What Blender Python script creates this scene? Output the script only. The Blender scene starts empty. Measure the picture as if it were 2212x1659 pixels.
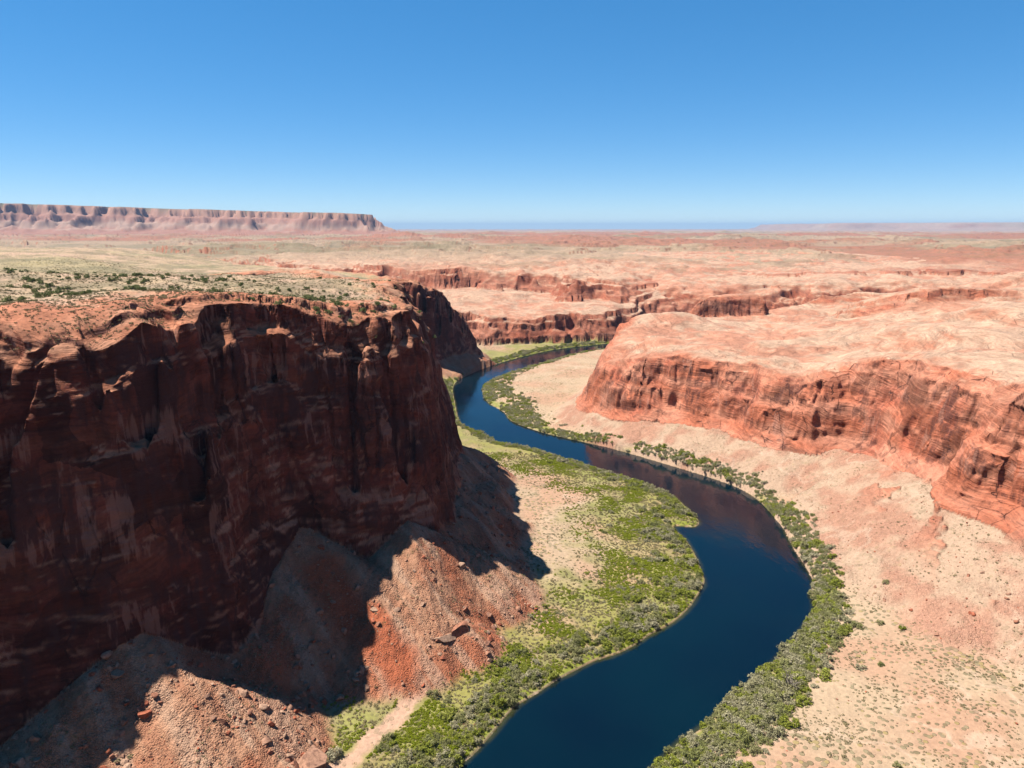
import bpy, math, random, time
import numpy as np
T0 = time.time()
def log(*a): print('[%.1f]' % (time.time() - T0), *a, flush=True)
f32 = np.float32
PITCH = math.radians(12.08); CAMZ = 180.0; FPX = 1645.0
SUN_EL = math.radians(62); SUN_AZ = math.radians(-6)     # azimuth measured from -x towards -y
SUN = np.array([-math.cos(SUN_AZ)*math.cos(SUN_EL), -math.sin(SUN_AZ)*math.cos(SUN_EL), math.sin(SUN_EL)])
scene = bpy.context.scene
COL = scene.collection

# ------------------------------------------------------------------ noise
def _hash(ix, iy, iz, seed):
    h = (ix.astype(np.uint32)*np.uint32(374761393) + iy.astype(np.uint32)*np.uint32(668265263)
         + iz.astype(np.uint32)*np.uint32(2246822519) + np.uint32((seed*3266489917) & 0xffffffff))
    h ^= h >> np.uint32(15); h *= np.uint32(2246822519); h ^= h >> np.uint32(13); h *= np.uint32(3266489917); h ^= h >> np.uint32(16)
    return h
def _grad2(ix, iy, dx, dy, seed):
    a = _hash(ix, iy, np.zeros_like(ix), seed).astype(f32)*f32(2*math.pi/4294967296.0)
    return np.cos(a)*dx + np.sin(a)*dy
def _n2(x, y, seed):
    x0 = np.floor(x); y0 = np.floor(y); fx = (x-x0).astype(f32); fy = (y-y0).astype(f32)
    ix = x0.astype(np.int64); iy = y0.astype(np.int64)
    u = fx*fx*fx*(fx*(fx*6-15)+10); v = fy*fy*fy*(fy*(fy*6-15)+10)
    a = _grad2(ix, iy, fx, fy, seed); b = _grad2(ix+1, iy, fx-1, fy, seed)
    c = _grad2(ix, iy+1, fx, fy-1, seed); d = _grad2(ix+1, iy+1, fx-1, fy-1, seed)
    return ((a+(b-a)*u) + ((c+(d-c)*u)-(a+(b-a)*u))*v)*f32(1.5)
def _g3(ix, iy, iz, dx, dy, dz, seed):
    h = _hash(ix, iy, iz, seed)
    gx = (h & np.uint32(1023)).astype(f32)*f32(2/1023)-1; gy = ((h >> np.uint32(10)) & np.uint32(1023)).astype(f32)*f32(2/1023)-1
    gz = ((h >> np.uint32(20)) & np.uint32(1023)).astype(f32)*f32(2/1023)-1
    return gx*dx+gy*dy+gz*dz
def _n3(x, y, z, seed):
    x0 = np.floor(x); y0 = np.floor(y); z0 = np.floor(z)
    fx = (x-x0).astype(f32); fy = (y-y0).astype(f32); fz = (z-z0).astype(f32)
    ix = x0.astype(np.int64); iy = y0.astype(np.int64); iz = z0.astype(np.int64)
    u = fx*fx*(3-2*fx); v = fy*fy*(3-2*fy); w = fz*fz*(3-2*fz)
    r = []
    for k in (0, 1):
        a = _g3(ix, iy, iz+k, fx, fy, fz-k, seed); b = _g3(ix+1, iy, iz+k, fx-1, fy, fz-k, seed)
        c = _g3(ix, iy+1, iz+k, fx, fy-1, fz-k, seed); d = _g3(ix+1, iy+1, iz+k, fx-1, fy-1, fz-k, seed)
        e = a+(b-a)*u; g = c+(d-c)*u; r.append(e+(g-e)*v)
    return (r[0]+(r[1]-r[0])*w)*f32(1.3)
def chunked(fn, *arrs, n=300000):
    arrs = np.broadcast_arrays(*arrs); sh = arrs[0].shape; fl = [a.ravel() for a in arrs]
    out = np.empty(fl[0].size, f32)
    for i in range(0, out.size, n): out[i:i+n] = fn(*[a[i:i+n] for a in fl])
    return out.reshape(sh)
def n2(x, y, sc, seed=0, oct=1, gain=.5):
    def fn(a, b):
        s = 0; amp = 1; f = 1/sc
        for o in range(oct): s = s+amp*_n2(a*f, b*f, seed+o*17); amp *= gain; f *= 2.03
        return s
    return chunked(fn, x, y)
def n3(x, y, z, sx, sz, seed=0, oct=1, gain=.5):
    def fn(a, b, c):
        s = 0; amp = 1; f = 1/sx; g = 1/sz
        for o in range(oct): s = s+amp*_n3(a*f, b*f, c*g, seed+o*17); amp *= gain; f *= 2.03; g *= 2.03
        return s
    return chunked(fn, x, y, z)
def sstep(a, b, x):
    t = np.clip((x-a)/(b-a), 0, 1); return t*t*(3-2*t)
def smax(a, b, k): 
    h = np.clip(.5+.5*(a-b)/k, 0, 1); return b+(a-b)*h+k*h*(1-h)

# ------------------------------------------------------------------ plan of the place (metres; camera over 0,0; river level 0)
RIV_R = [(-620,-520),(-300,-190),(-140,-2),(-30,120),(20,184),(49,216),(61,229),(73,239),(87,255),(98,265),(110,277),(119,287),(133,304),(142,315),(148,327),(150,337),(157,351),(160,370),(162,392),(166,415),(167,445),(166,469),(161,489),(150,507),(135,526),(117,547),(97,570),(77,591),(52,611),(25,636),(0,672),(-8,708),(-25,747),(-33,803),(-30,841),(-17,880),(9,926),(47,983),(90,1048),(137,1092),(190,1125),(260,1160),(340,1185),(440,1190)]
RIV_L = [(-680,-470),(-370,-150),(-210,30),(-100,135),(-45,190),(-19,216),(-8,232),(0,247),(10,257),(20,267),(35,279),(43,283),(53,290),(63,300),(74,309),(84,321),(92,334),(100,350),(102,367),(103,386),(102,404),(99,422),(112,421),(117,430),(115,450),(110,475),(99,493),(86,509),(74,520),(63,535),(47,550),(30,570),(13,587),(-10,600),(-27,632),(-48,664),(-60,747),(-68,826),(-60,880),(-28,957),(16,1029),(66,1091),(118,1128),(180,1165),(255,1205),(340,1235),(440,1240)]
def catmull(P, m):
    P = np.array(P, float); Q = np.vstack([2*P[0]-P[1], P, 2*P[-1]-P[-2]]); o = []
    for i in range(1, len(Q)-2):
        for t in np.arange(m)/m:
            a, b, c, d = Q[i-1:i+3]
            o.append(.5*((2*b)+(c-a)*t+(2*a-5*b+4*c-d)*t*t+(-a+3*b-3*c+d)*t**3))
    o.append(Q[-2]); return np.array(o)
RIV = np.vstack([catmull(RIV_R, 3), catmull(RIV_L, 3)[::-1]])

def poly_sdf(x, y, P, nattr=0, closed=True):
    """signed distance (positive inside) and attributes interpolated at the nearest outline point"""
    P = np.asarray(P, f32); n = len(P); sh = x.shape
    X = x.ravel().astype(f32); Y = y.ravel().astype(f32)
    best = np.full(X.size, 1e18, f32); ins = np.zeros(X.size, bool); att = [np.zeros(X.size, f32) for _ in range(nattr)]
    for i in range(n):
        a = P[i]; b = P[(i+1) % n]; ex, ey = b[0]-a[0], b[1]-a[1]; L2 = ex*ex+ey*ey+1e-9
        px = X-a[0]; py = Y-a[1]; t = np.clip((px*ex+py*ey)/L2, 0, 1)
        d2 = (px-t*ex)**2+(py-t*ey)**2; m = d2 < best; best = np.where(m, d2, best)
        for k in range(nattr):
            att[k] = np.where(m, a[2+k]+(b[2+k]-a[2+k])*t, att[k])
        if abs(ey) > 1e-9:
            c = ((a[1] > Y) != (b[1] > Y)) & (X < ex*(Y-a[1])/ey+a[0]); ins ^= c
    d = np.sqrt(best); d = np.where(ins, d, -d)
    return (d.reshape(sh),)+tuple(v.reshape(sh) for v in att)

# river distance on a lookup grid
GX0, GX1, GY0, GY1, GS = -700., 720., -540., 1320., 2.0
_gx = np.arange(GX0, GX1, GS); _gy = np.arange(GY0, GY1, GS)
_GXX, _GYY = np.meshgrid(_gx, _gy)
RIVGRID = -poly_sdf(_GXX, _GYY, RIV)[0]
log('river sdf')
SIDEGRID = None
def river_side(x, y):
    """true where the nearer river bank is the inner (left) one"""
    global SIDEGRID
    if SIDEGRID is None:
        def dline(P):
            b = np.full(_GXX[::2, ::2].shape, 1e18, f32); X_ = _GXX[::2, ::2].astype(f32); Y_ = _GYY[::2, ::2].astype(f32)
            for a, c in zip(P[:-1], P[1:]):
                ex, ey = c[0]-a[0], c[1]-a[1]; t = np.clip(((X_-a[0])*ex+(Y_-a[1])*ey)/(ex*ex+ey*ey), 0, 1); b = np.minimum(b, (X_-a[0]-t*ex)**2+(Y_-a[1]-t*ey)**2)
            return b
        SIDEGRID = dline(np.array(RIV_L, float)) < dline(np.array(RIV_R, float))
    i = np.clip(np.round((x-GX0)/(2*GS)), 0, SIDEGRID.shape[1]-1).astype(int); j = np.clip(np.round((y-GY0)/(2*GS)), 0, SIDEGRID.shape[0]-1).astype(int)
    return SIDEGRID[j, i]
def river_d(x, y):
    u = np.clip((x-GX0)/GS, 0, len(_gx)-1.001); v = np.clip((y-GY0)/GS, 0, len(_gy)-1.001)
    i = u.astype(np.int32); j = v.astype(np.int32); fu = (u-i).astype(f32); fv = (v-j).astype(f32); G = RIVGRID
    d = (G[j, i]*(1-fu)+G[j, i+1]*fu)*(1-fv)+(G[j+1, i]*(1-fu)+G[j+1, i+1]*fu)*fv
    ox = np.maximum(np.maximum(GX0-x, x-GX1), 0); oy = np.maximum(np.maximum(GY0-y, y-GY1), 0)
    return d+np.hypot(ox, oy)

# regions: outline vertices carry (x, y, base height, wall setback, brow rounding 0..1)
LEFT = [(-700,-420,40,24,.4),(-430,-110,40,24,.4),(-260,88,36,24,.5),(-205,150,34,26,.25),(-161,204,34,30,.25),(-147,213,38,32,.28),(-130,222,46,38,.32),(-118,232,38,38,.35),(-103,250,36,39,.25),(-98,282,44,36,.15),(-92,297,50,34,.1),(-76,301,42,36,.1),(-64,306,40,39,.25),(-52,314,46,40,.3),(-38,332,38,36,.25),(-31,356,34,30,.2),(-30,375,32,34,.5),(-31,430,30,38,.6),(-38,497,30,38,.7),(-66,545,28,20,.2),(-118,620,26,22,.3),(-150,700,25,22,.3),(-225,800,24,22,.3),(-300,880,24,22,.3),(-280,925,24,22,.3),(-190,905,24,20,.2),(-112,872,22,18,.1),(-92,884,22,18,.1),(-62,935,22,24,.1),(-38,958,16,26,.4),(-44,985,16,26,.4),(-80,1020,16,26,.3),(-130,1080,20,26,.3),(-240,1200,50,26,.3),(-420,1420,70,40,.4),(-700,1750,85,60,.5),(-1100,2150,85,70,.5),(-1900,2450,85,80,.5),(-3200,3000,85,90,.5),(-4000,2600,85,90,.5),(-4000,-420,60,60,.5)]
BENCH = [(-200,1120,14,16,.3),(-110,1075,14,14,.2),(-50,1090,14,14,.2),(0,1110,14,12,.2),(33,1120,14,12,.1),(100,1130,14,12,.1),(130,1148,14,12,.1),(159,1150,14,12,.1),(190,1185,14,12,.1),(215,1215,14,14,.2),(258,1300,14,20,.3),(300,1310,14,34,1),(480,1300,14,34,1),(900,1260,60,34,1),(1200,1500,60,30,.4),(1200,2600,60,30,.4),(-900,2600,60,30,.4),(-600,1700,50,30,.4)]
UPPER = [(-700,1820,66,30,.3),(-330,1500,62,26,.2),(-180,1450,60,20,.1),(-120,1475,60,18,.1),(-60,1470,60,18,.1),(40,1465,60,18,.1),(75,1452,60,18,.1),(92,1400,52,18,.1),(86,1330,50,18,.1),(120,1318,50,18,.1),(150,1345,52,18,.1),(190,1335,54,18,.1),(240,1345,60,18,.2),(262,1420,70,34,.6),(300,1500,76,50,.8),(430,1510,82,50,.9),(700,1480,98,60,.9),(1500,1420,110,60,.9),(9000,2500,80,60,.6),(30000,9000,80,60,.6),(30000,45000,60,90,.6),(-30000,45000,60,90,.6),(-9000,6000,60,60,.6),(-2500,3800,70,60,.5)]
RIGHT = [(60,690,14,38,.6),(62,660,14,40,.6),(84,628,14,40,.6),(103,609,16,36,.5),(112,606,17,26,.3),(124,603,20,28,.3),(132,587,21,34,.6),(152,568,22,42,.7),(170,553,22,42,.5),(183,527,21,42,.4),(204,496,22,42,.3),(225,488,28,36,.2),(235,470,30,36,.1),(237,438,33,36,.1),(238,399,37,40,.1),(230,371,33,46,.4),(240,337,34,50,.6),(250,310,35,50,.7),(275,255,34,50,.7),(262,150,34,50,.7),(150,0,34,50,.7),(-40,-220,34,50,.7),(-300,-520,34,50,.7),(-200,-1500,60,60,.6),(2500,-1500,60,60,.6),(6000,1500,80,60,.6),(1500,1290,80,50,.6),(700,1150,50,40,.4),(480,1110,20,30,.4),(330,1090,16,30,.4),(230,1040,16,30,.4),(165,960,16,30,.4),(120,860,16,30,.5),(88,770,15,32,.5)]
PROM = [(235,1020,50,18,.4),(290,1000,50,16,.3),(320,1004,50,14,.1),(350,990,50,12,.05),(362,1010,50,12,.05),(362,1050,56,16,.1),(420,1075,66,30,.3),(520,1040,74,26,.3),(640,1000,84,30,.4),(800,1010,90,30,.4),(1100,1000,100,30,.4),(1500,1290,85,40,.4),(700,1140,60,40,.4),(400,1090,60,20,.3),(290,1060,58,20,.4)]
STEP = [(330,775,84,30,.7),(365,750,84,26,.5),(420,722,86,20,.3),(470,735,86,16,.3),(520,700,100,40,.7),(650,640,116,50,.8),(1100,600,118,30,.5),(1100,960,110,30,.5),(640,930,92,20,.5),(430,880,80,20,.4),(350,830,78,16,.3)]
MESA = [(-9000,6900,120,330,.3),(-6200,7300,118,330,.3),(-5300,7650,118,320,.3),(-4900,7400,118,330,.3),(-4300,7700,118,330,.3),(-3900,7950,118,300,.3),(-3500,7650,118,320,.3),(-3000,7850,116,310,.3),(-2600,8000,114,300,.3),(-2250,7800,112,300,.3),(-1900,7900,110,280,.3),(-1500,7850,108,300,.3),(-1350,8100,106,330,.35),(-1450,8600,106,330,.3),(-1800,9500,110,330,.3),(-2600,12500,110,330,.3),(-9000,14000,120,330,.3)]
TAB = [(9500,24000,70,500,.4),(14500,20000,70,500,.4),(26000,17500,70,500,.4),(38000,20000,70,500,.4),(34000,36000,70,500,.4),(10000,34000,70,500,.4)]

def idw(x, y, pts, p=3.2, scale=30.):
    num = 0; den = 0
    for (a, b, z) in pts:
        w = 1/np.power((x-a)**2+(y-b)**2+scale*scale, p/2); num = num+w*z; den = den+w
    return num/den
PL = [(-190,262,152),(-155,258,153),(-134,272,154.5),(-112,290,155.5),(-97,305,155.5),(-84,322,147.5),(-69,338,145.5),(-54,362,144),(-62,400,144),(-76,445,145),(-135,620,141),(-160,680,139),(-306,900,130),(-300,960,126),(-125,900,123),(-90,930,114),(-70,960,78),(-50,960,50),(-60,1000,55),(-168,1150,116),(-300,400,154),(-260,330,154),(-500,700,148),(-700,1100,142),(-900,1600,134),(-420,1430,108),(-700,1780,112),(-1600,2300,126),(-2500,2600,122),(-4000,2700,120),(-400,100,152),(-700,0,152),(-1500,800,146)]
PB = [(-60,1110,46),(-110,1110,50),(32,1135,40),(100,1150,42),(150,1165,46),(190,1205,50),(230,1260,46),(300,1380,46),(400,1360,50),(-150,1400,60),(0,1400,58),(80,1300,52),(150,1300,50),(-50,1250,52),(250,1400,62),(300,1385,72),(430,1360,80),(700,1340,97),(1000,1300,104),(480,1310,76),(-500,1700,66),(0,2000,66)]
PU = [(-120,1500,102),(-60,1495,101),(40,1490,98),(75,1470,95),(100,1380,76),(150,1370,80),(190,1360,80),(240,1370,78),(330,1430,76),(430,1420,76),(150,1600,96),(300,1700,98),(600,1500,92),(-330,1560,104),(-600,1900,104),(0,2000,104),(700,2200,104),(1500,1700,108),(3000,3000,104),(-2000,4500,96),(0,5000,98),(4000,6000,98),(-6000,9000,104),(0,9000,92),(9000,9000,90),(0,20000,70),(-20000,30000,80),(20000,30000,70),(0,44000,60)]
PRT = [(75,690,52),(92,690,62),(112,700,70),(130,712,73),(153,755,79),(195,741,78),(225,669,79),(235,605,78),(250,561,76),(268,530,86),(276,500,96),(288,480,102),(292,450,100),(300,420,99),(310,370,104),(330,320,106),(150,680,76),(180,640,76),(190,590,74),(215,555,72),(260,800,73),(330,930,53),(210,890,67),(420,985,60),(480,1040,70),(150,820,84),(165,800,92),(419,600,122),(450,750,108),(360,600,100),(340,520,110),(500,900,86),(600,700,124),(400,300,112),(700,500,132),(800,1000,112),(330,1040,62),(230,1000,56),(450,1060,68),(300,200,110),(200,-100,120),(500,0,130),(1500,800,124),(1500,1280,108),(5000,1400,110)]
RIDGES = [((-92,299,53),(-60,292,34),(-22,283,15)),((-48,320,47),(-22,330,28),(0,338,13)),((-128,226,46),(-108,216,33),(-76,200,14)),((-29,385,34),(-8,400,18),(4,405,11)),((-33,470,32),(-22,480,20),(-12,485,11))]
WALL_T = [0,.07,.14,.20,.26,.32,.38,.43,.52,.60,.80,.84,1.15,2.2]
WALL_G = [0,.09,.17,.33,.47,.60,.64,.83,.86,.955,.965,.99,.996,1.0]
STEP_T = [0,.12,.24,.36,.44,.60,.67,.78,1.0,1.3,1.7]
STEP_G = [0,.07,.15,.47,.54,.83,.875,.95,.975,.99,1.0]
FAR_T = [0,.30,.55,.62,.68,.95,1.0,1.3,1.8]
FAR_G = [0,.17,.34,.62,.66,.72,.93,.97,1.0]
RND_T = [0,.10,.22,.32,.40,.50,.60,.95,1.3,1.9,2.6,3.4]
RND_G = [0,.06,.16,.36,.50,.62,.70,.84,.92,.965,.99,1.0]

def profile(d, P, zb, w, br, T=None, G=None):
    t = d/w
    g = np.interp(t, WALL_T if T is None else T, WALL_G if G is None else G)*(1-br)+np.interp(t, RND_T, RND_G)*br
    return np.where(d > 0, zb+(P-zb)*g, zb+d*4.0).astype(f32)

def capsule(x, y, pts, slope):
    best = np.full(x.shape, -1e3, f32)
    for a, b in zip(pts[:-1], pts[1:]):
        ex, ey = b[0]-a[0], b[1]-a[1]; t = np.clip(((x-a[0])*ex+(y-a[1])*ey)/(ex*ex+ey*ey), 0, 1)
        d = np.hypot(x-a[0]-t*ex, y-a[1]-t*ey)
        best = np.maximum(best, a[2]+(b[2]-a[2])*t-slope*(np.sqrt(d*d+16)-4))
    return best

def terrace(z, step, k, phase=0):
    q = z/step+phase; fl = np.floor(q); fr = q-fl
    return (fl+np.where(fr < .5, .5*(2*fr)**k, 1-.5*(2-2*fr)**k)-phase)*step

def height(x, y, full=True):
    """ground height and the masks that drive the materials"""
    x = np.asarray(x, np.float64); y = np.asarray(y, np.float64); r = np.hypot(x, y)
    near = r < 2600
    M = {}
    dr = river_d(x, y)
    nA = n2(x, y, 55, 1, 3); nB = n2(x, y, 19, 5, 3); nC = n2(x, y, 6.5, 9, 2)
    ridgeB = 1-2*np.abs(n2(x, y, 24, 21, 2)); 
    # ---- canyon floor
    bed = np.maximum(-6, dr*.28)
    fl = .35+1.9*(1-np.exp(-np.maximum(dr, 0)/7))+.05*np.clip(dr, 0, 110)
    fl = fl+(nA*1.1+nB*.5)*sstep(4, 30, dr)+nC*.12
    flood = np.where(dr < 0, bed, fl)
    # ---- left plateau and its wall
    dL, zb, w, br = poly_sdf(x, y, LEFT, 3)
    notch = sstep(.38, .75, ridgeB)*sstep(-.2, .3, n2(x, y, 60, 33, 1))
    far = sstep(300, 1500, r)
    up = sstep(6, 13, dL)
    dLp = dL+nA*3.0*(1+far*1.2)+nB*(1.0+1.6*up)+nC*(.3+.5*up)-notch*4.5*up
    Pl = idw(x, y, PL)
    Plr = Pl+sstep(0, 90, dL)*(n2(x, y, 160, 41, 3)*5)+nB*.8+n2(x, y, 8, 44, 2)*.25
    brn = np.clip(br*.85-.05+n2(x, y, 34, 51, 2)*.27, 0, 1)
    hL = profile(dLp, Plr, zb, w*(1+far*.4), brn)
    dout = -np.minimum(dL+nA*2, 0)
    zt = zb+n2(x, y, 34, 61, 2)*5
    tal = zt-7+6*sstep(312, 340, y)-(.78-.08*sstep(312, 340, y))*dout+.0016*dout*dout
    tal = np.where(dout > 160, -50, tal)
    for c in RIDGES: tal = smax(tal, capsule(x, y, c, .66)+nB*1.2, 3.)
    # ---- right butte
    dR, zbR, wR, brR = poly_sdf(x, y, RIGHT, 3)
    dRp = dR+nA*4+nB*2.6+nC*.9
    Pr = idw(x, y, PRT, 3.2, 22.)
    Prr = Pr+(n2(x, y, 90, 71, 4)*4.5+n2(x, y, 36, 72, 2)*1.8)*sstep(10, 80, dR)+nB*.7
    hR = profile(dRp*(1+.30*n2(x, y, 42, 74, 3)), Prr, zbR, wR, np.clip(brR*.28-.1+n2(x, y, 40, 73, 2)*.28, 0, 1), STEP_T, STEP_G)
    doR = -np.minimum(dR+nA*2, 0)
    talR = zbR+n2(x, y, 30, 75, 2)*2.5-.47*doR+.0007*doR*doR
    talR = np.where(doR > 200, -50, talR)
    oc = sstep(.16, .34, n2(x, y, 30, 381, 4))*sstep(-85, -50, dR)*sstep(195, 225, x)*sstep(470, 400, y)
    talR = talR+oc*(1.6+1.3*terrace(n2(x, y, 9, 383, 3), .3, 5))
    tg = x*.64+y*.765; chute = n2(tg, (x*.765-y*.64)*.16, 7, 385, 3); tal = tal+chute*.7*sstep(4, 14, dout)
    floor = smax(flood, np.where(dr > 0, np.maximum(tal, talR), -50), 2.2)
    talus = np.maximum(sstep(-1, 3, tal-fl), sstep(-1, 3, talR-fl))
    # ---- benches, far cliffs
    dB, zbB, wB, brB = poly_sdf(x, y, BENCH, 3)
    rgA = n2(x, y, 150, 84, 5, .55); rgB = np.maximum(n2(x, y, 62, 85, 3)-.12, 0)
    dBp = dB+rgA*26-rgB*34+nC*.8
    Pbb = idw(x, y, PB); Pbb = Pbb+(idw(x, y, PU, 3., 120.)-Pbb)*sstep(215, 330, x)
    hB = profile(dBp, Pbb+n2(x, y, 120, 81, 3)*4+n2(x, y, 48, 82, 2)*3, zbB, wB*2.2, np.clip(brB+n2(x, y, 90, 88, 2)*.5, 0, 1), FAR_T, FAR_G)
    dU, zbU, wU, brU = poly_sdf(x, y, UPPER, 3)
    dUp = dU+rgA*44-rgB*46+nC*1.2+n2(x, y, 260, 87, 2)*26*sstep(1600, 2600, r)
    Pu = idw(x, y, PU, 3., 120.)
    Pu = Pu+n2(x, y, 420, 83, 4)*9*sstep(40, 400, dU)+n2(x, y, 75, 86, 3)*7*sstep(3000, 1800, r)+n2(x, y, 42, 79, 2)*2.6*sstep(3000, 1800, r)
    lowc = sstep(.0, .45, n2(x, y, 330, 89, 2)+sstep(250, 600, x)*.5)*sstep(3000, 2000, r)
    hU = profile(dUp, Pu, zbU+(Pu-zbU)*lowc*.6, wU*(2.2+lowc*3), np.clip(np.maximum(brU, lowc)+n2(x, y, 110, 90, 2)*.5, 0, 1), FAR_T, FAR_G)
    dP, zbP, wP, brP = poly_sdf(x, y, PROM, 3); dPp = dP+rgA*10+nB*1.5
    hP = profile(dPp, np.maximum(88+n2(x, y, 90, 91, 3)*3, idw(x, y, PRT)+14), zbP, wP*1.5, brP, STEP_T, STEP_G)
    dS, zbS, wS, brS = poly_sdf(x, y, STEP, 3); dSp = dS+nA*9+nB*4
    hS = profile(dSp, idw(x, y, PRT)+13+n2(x, y, 120, 95, 3)*3, zbS-2, wS*1.4, brS, FAR_T, FAR_G)
    # low ledges on the far desert
    led = n2(x, y, 700, 101, 5)+.35*n2(x, y, 190, 103, 3)
    plain = np.where(r > 1800, Pu+terrace(led*30, 10, 7)*sstep(1800, 2600, r), Pu)
    hU = np.where(dUp > 150, np.maximum(hU, np.where(r > 1800, plain, hU)), hU)
    base = np.where(r > 2000, np.maximum(floor, 62), floor)
    stack = [base, hL, hR, hB, hU, hP, hS]
    z = np.maximum.reduce(stack); idx = np.argmax(np.stack(stack), 0).astype(np.int8)
    # ---- mesa
    mesa = np.zeros_like(z); m = (r > 5500) & (x < 2500)
    if m.any():
        xm, ym, zm = x[m], y[m], z[m]
        d, b_, w_, _ = poly_sdf(xm, ym, MESA, 3)
        rg = 1-2*np.abs(n2(xm, ym, 420, 111, 3)); d = d+n2(xm, ym, 1100, 113, 5, .55)*320-110+rg*120*(1+n2(xm, ym, 1500, 119, 2))+n2(xm, ym, 130, 115, 3)*50
        top = np.minimum(318+(-xm-1400)*.029, 440)+n2(xm, ym, 700, 117, 3)*5
        t = d/w_
        g = np.interp(t, [-1.6, -.8, 0, .30, .52, .56, .60, .82, .98, 1.03, 1.08, 1.5], [-.0, .05, .17, .36, .47, .50, .60, .66, .73, .86, .985, 1.0])
        hm = b_+(top-b_)*g
        ok = (t > -1.6); zz = np.where(ok, np.maximum(zm, hm), zm)
        mesa[m] = np.where(ok, g, 0); z[m] = zz; k = idx[m]; k[ok & (hm > zm)] = 8; idx[m] = k
    m = (r > 14000) & (x > 5000)
    if m.any():
        xm, ym = x[m], y[m]; d, b_, w_, _ = poly_sdf(xm, ym, TAB, 3); d = d+n2(xm, ym, 2500, 121, 3)*900
        hm = b_+260*np.interp(d/1500, [0, .5, .7, 1.2], [0, .4, .9, 1]); z[m] = np.maximum(z[m], np.where(d > 0, hm, -99))
    # ---- bedrock ledges on the bare slopes
    if full:
        rocky = np.clip((idx >= 1) & (idx <= 6), 0, 1)*sstep(3500, 1500, r)
        wv = n2(x, y, 70, 131, 2)*3
        t1 = terrace(z+wv, 7.5, 3.0)-wv; t2 = terrace(z+wv*.7, 2.3, 2.6, .3)-wv*.7
        flat = sstep(10, 60, np.maximum(np.maximum(dLp, 0), 0))
        amt = np.where(idx == 1, .30*(1-flat)*sstep(9, 15, dLp), np.where(idx == 2, .20, .5))*rocky
        z = z+(t1-z)*amt*.5+(t2-z)*amt*.45
        # knee-high roughness of the talus
        z = z+np.where(idx == 0, talus*(n2(x, y, 3.2, 141, 2)*.45+n2(x, y, 1.3, 143, 1)*.22), 0)
    M.update(oc=oc, chute=chute, dr=dr, dL=dLp, dR=dRp, dB=dBp, dU=dUp, idx=idx, talus=talus, mesa=mesa, r=r, tal=tal, zb=zb, Pl=Pl, P=Plr)
    return z.astype(f32), M
log('defs')
# ------------------------------------------------------------------ terrain mesh: rows of every bearing follow the relief
U = np.arange(-1.02, 1.0201, .0015); FAN = np.arctan(U)
OUT = np.linspace(FAN[-1], 2*math.pi+FAN[0], 72)[1:-1]
AZ = np.concatenate([FAN, OUT]); NC = len(AZ); NR = 1250
RS = np.exp(np.linspace(math.log(12), math.log(46000), 2600)); RS = np.sort(np.concatenate([RS, np.arange(150, 1250, 1.0)]))
sub = np.unique(np.concatenate([np.arange(0, NC, 10), [NC-1]]))
rr, aa = np.meshgrid(RS, AZ[sub]); zz, _ = height(rr*np.sin(aa), rr*np.cos(aa), False)
log('probe')
dz = np.diff(zz, axis=1); drr = np.diff(rr, axis=1); rm = .5*(rr[:, 1:]+rr[:, :-1]); zm = .5*(zz[:, 1:]+zz[:, :-1])
dist = np.sqrt(rm**2+(CAMZ-zm)**2)
vis = np.abs(drr*(CAMZ-zm)+dz*rm)/dist**2               # angle subtended at the view point
den = vis+.10*np.sqrt(drr**2+dz**2)/dist
den = den/drr
K = np.exp(-.5*(np.arange(-6, 7)/2.2)**2); K /= K.sum()
den = np.stack([np.convolve(np.pad(den[:, j], 6, mode='edge'), K, 'valid') for j in range(den.shape[1])], 1)
cum = np.concatenate([np.zeros((len(sub), 1)), np.cumsum(den*drr, 1)], 1)
Rg = np.empty((NC, NR))
rows = np.stack([np.interp(np.linspace(0, c[-1], NR), c, RS) for c in cum])
for j in range(NR): Rg[:, j] = np.interp(np.arange(NC), sub, rows[:, j])
Ag = np.repeat(AZ[:, None], NR, 1)
X = Rg*np.sin(Ag); Y = Rg*np.cos(Ag)
Z, M = height(X, Y)
log('height', X.size)
def normals(X, Y, Z):
    tx = [np.gradient(v, axis=0) for v in (X, Y, Z)]; ty = [np.gradient(v, axis=1) for v in (X, Y, Z)]
    n = [tx[1]*ty[2]-tx[2]*ty[1], tx[2]*ty[0]-tx[0]*ty[2], tx[0]*ty[1]-tx[1]*ty[0]]
    l = np.sqrt(n[0]**2+n[1]**2+n[2]**2)+1e-12; s = np.sign(n[2]+1e-12)
    return [v/l*s for v in n]
NX, NY, NZ = normals(X, Y, Z)
steep = sstep(.75, .35, NZ)*((M['idx'] > 0) & (M['idx'] < 8))*sstep(4500, 1200, M['r'])
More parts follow.
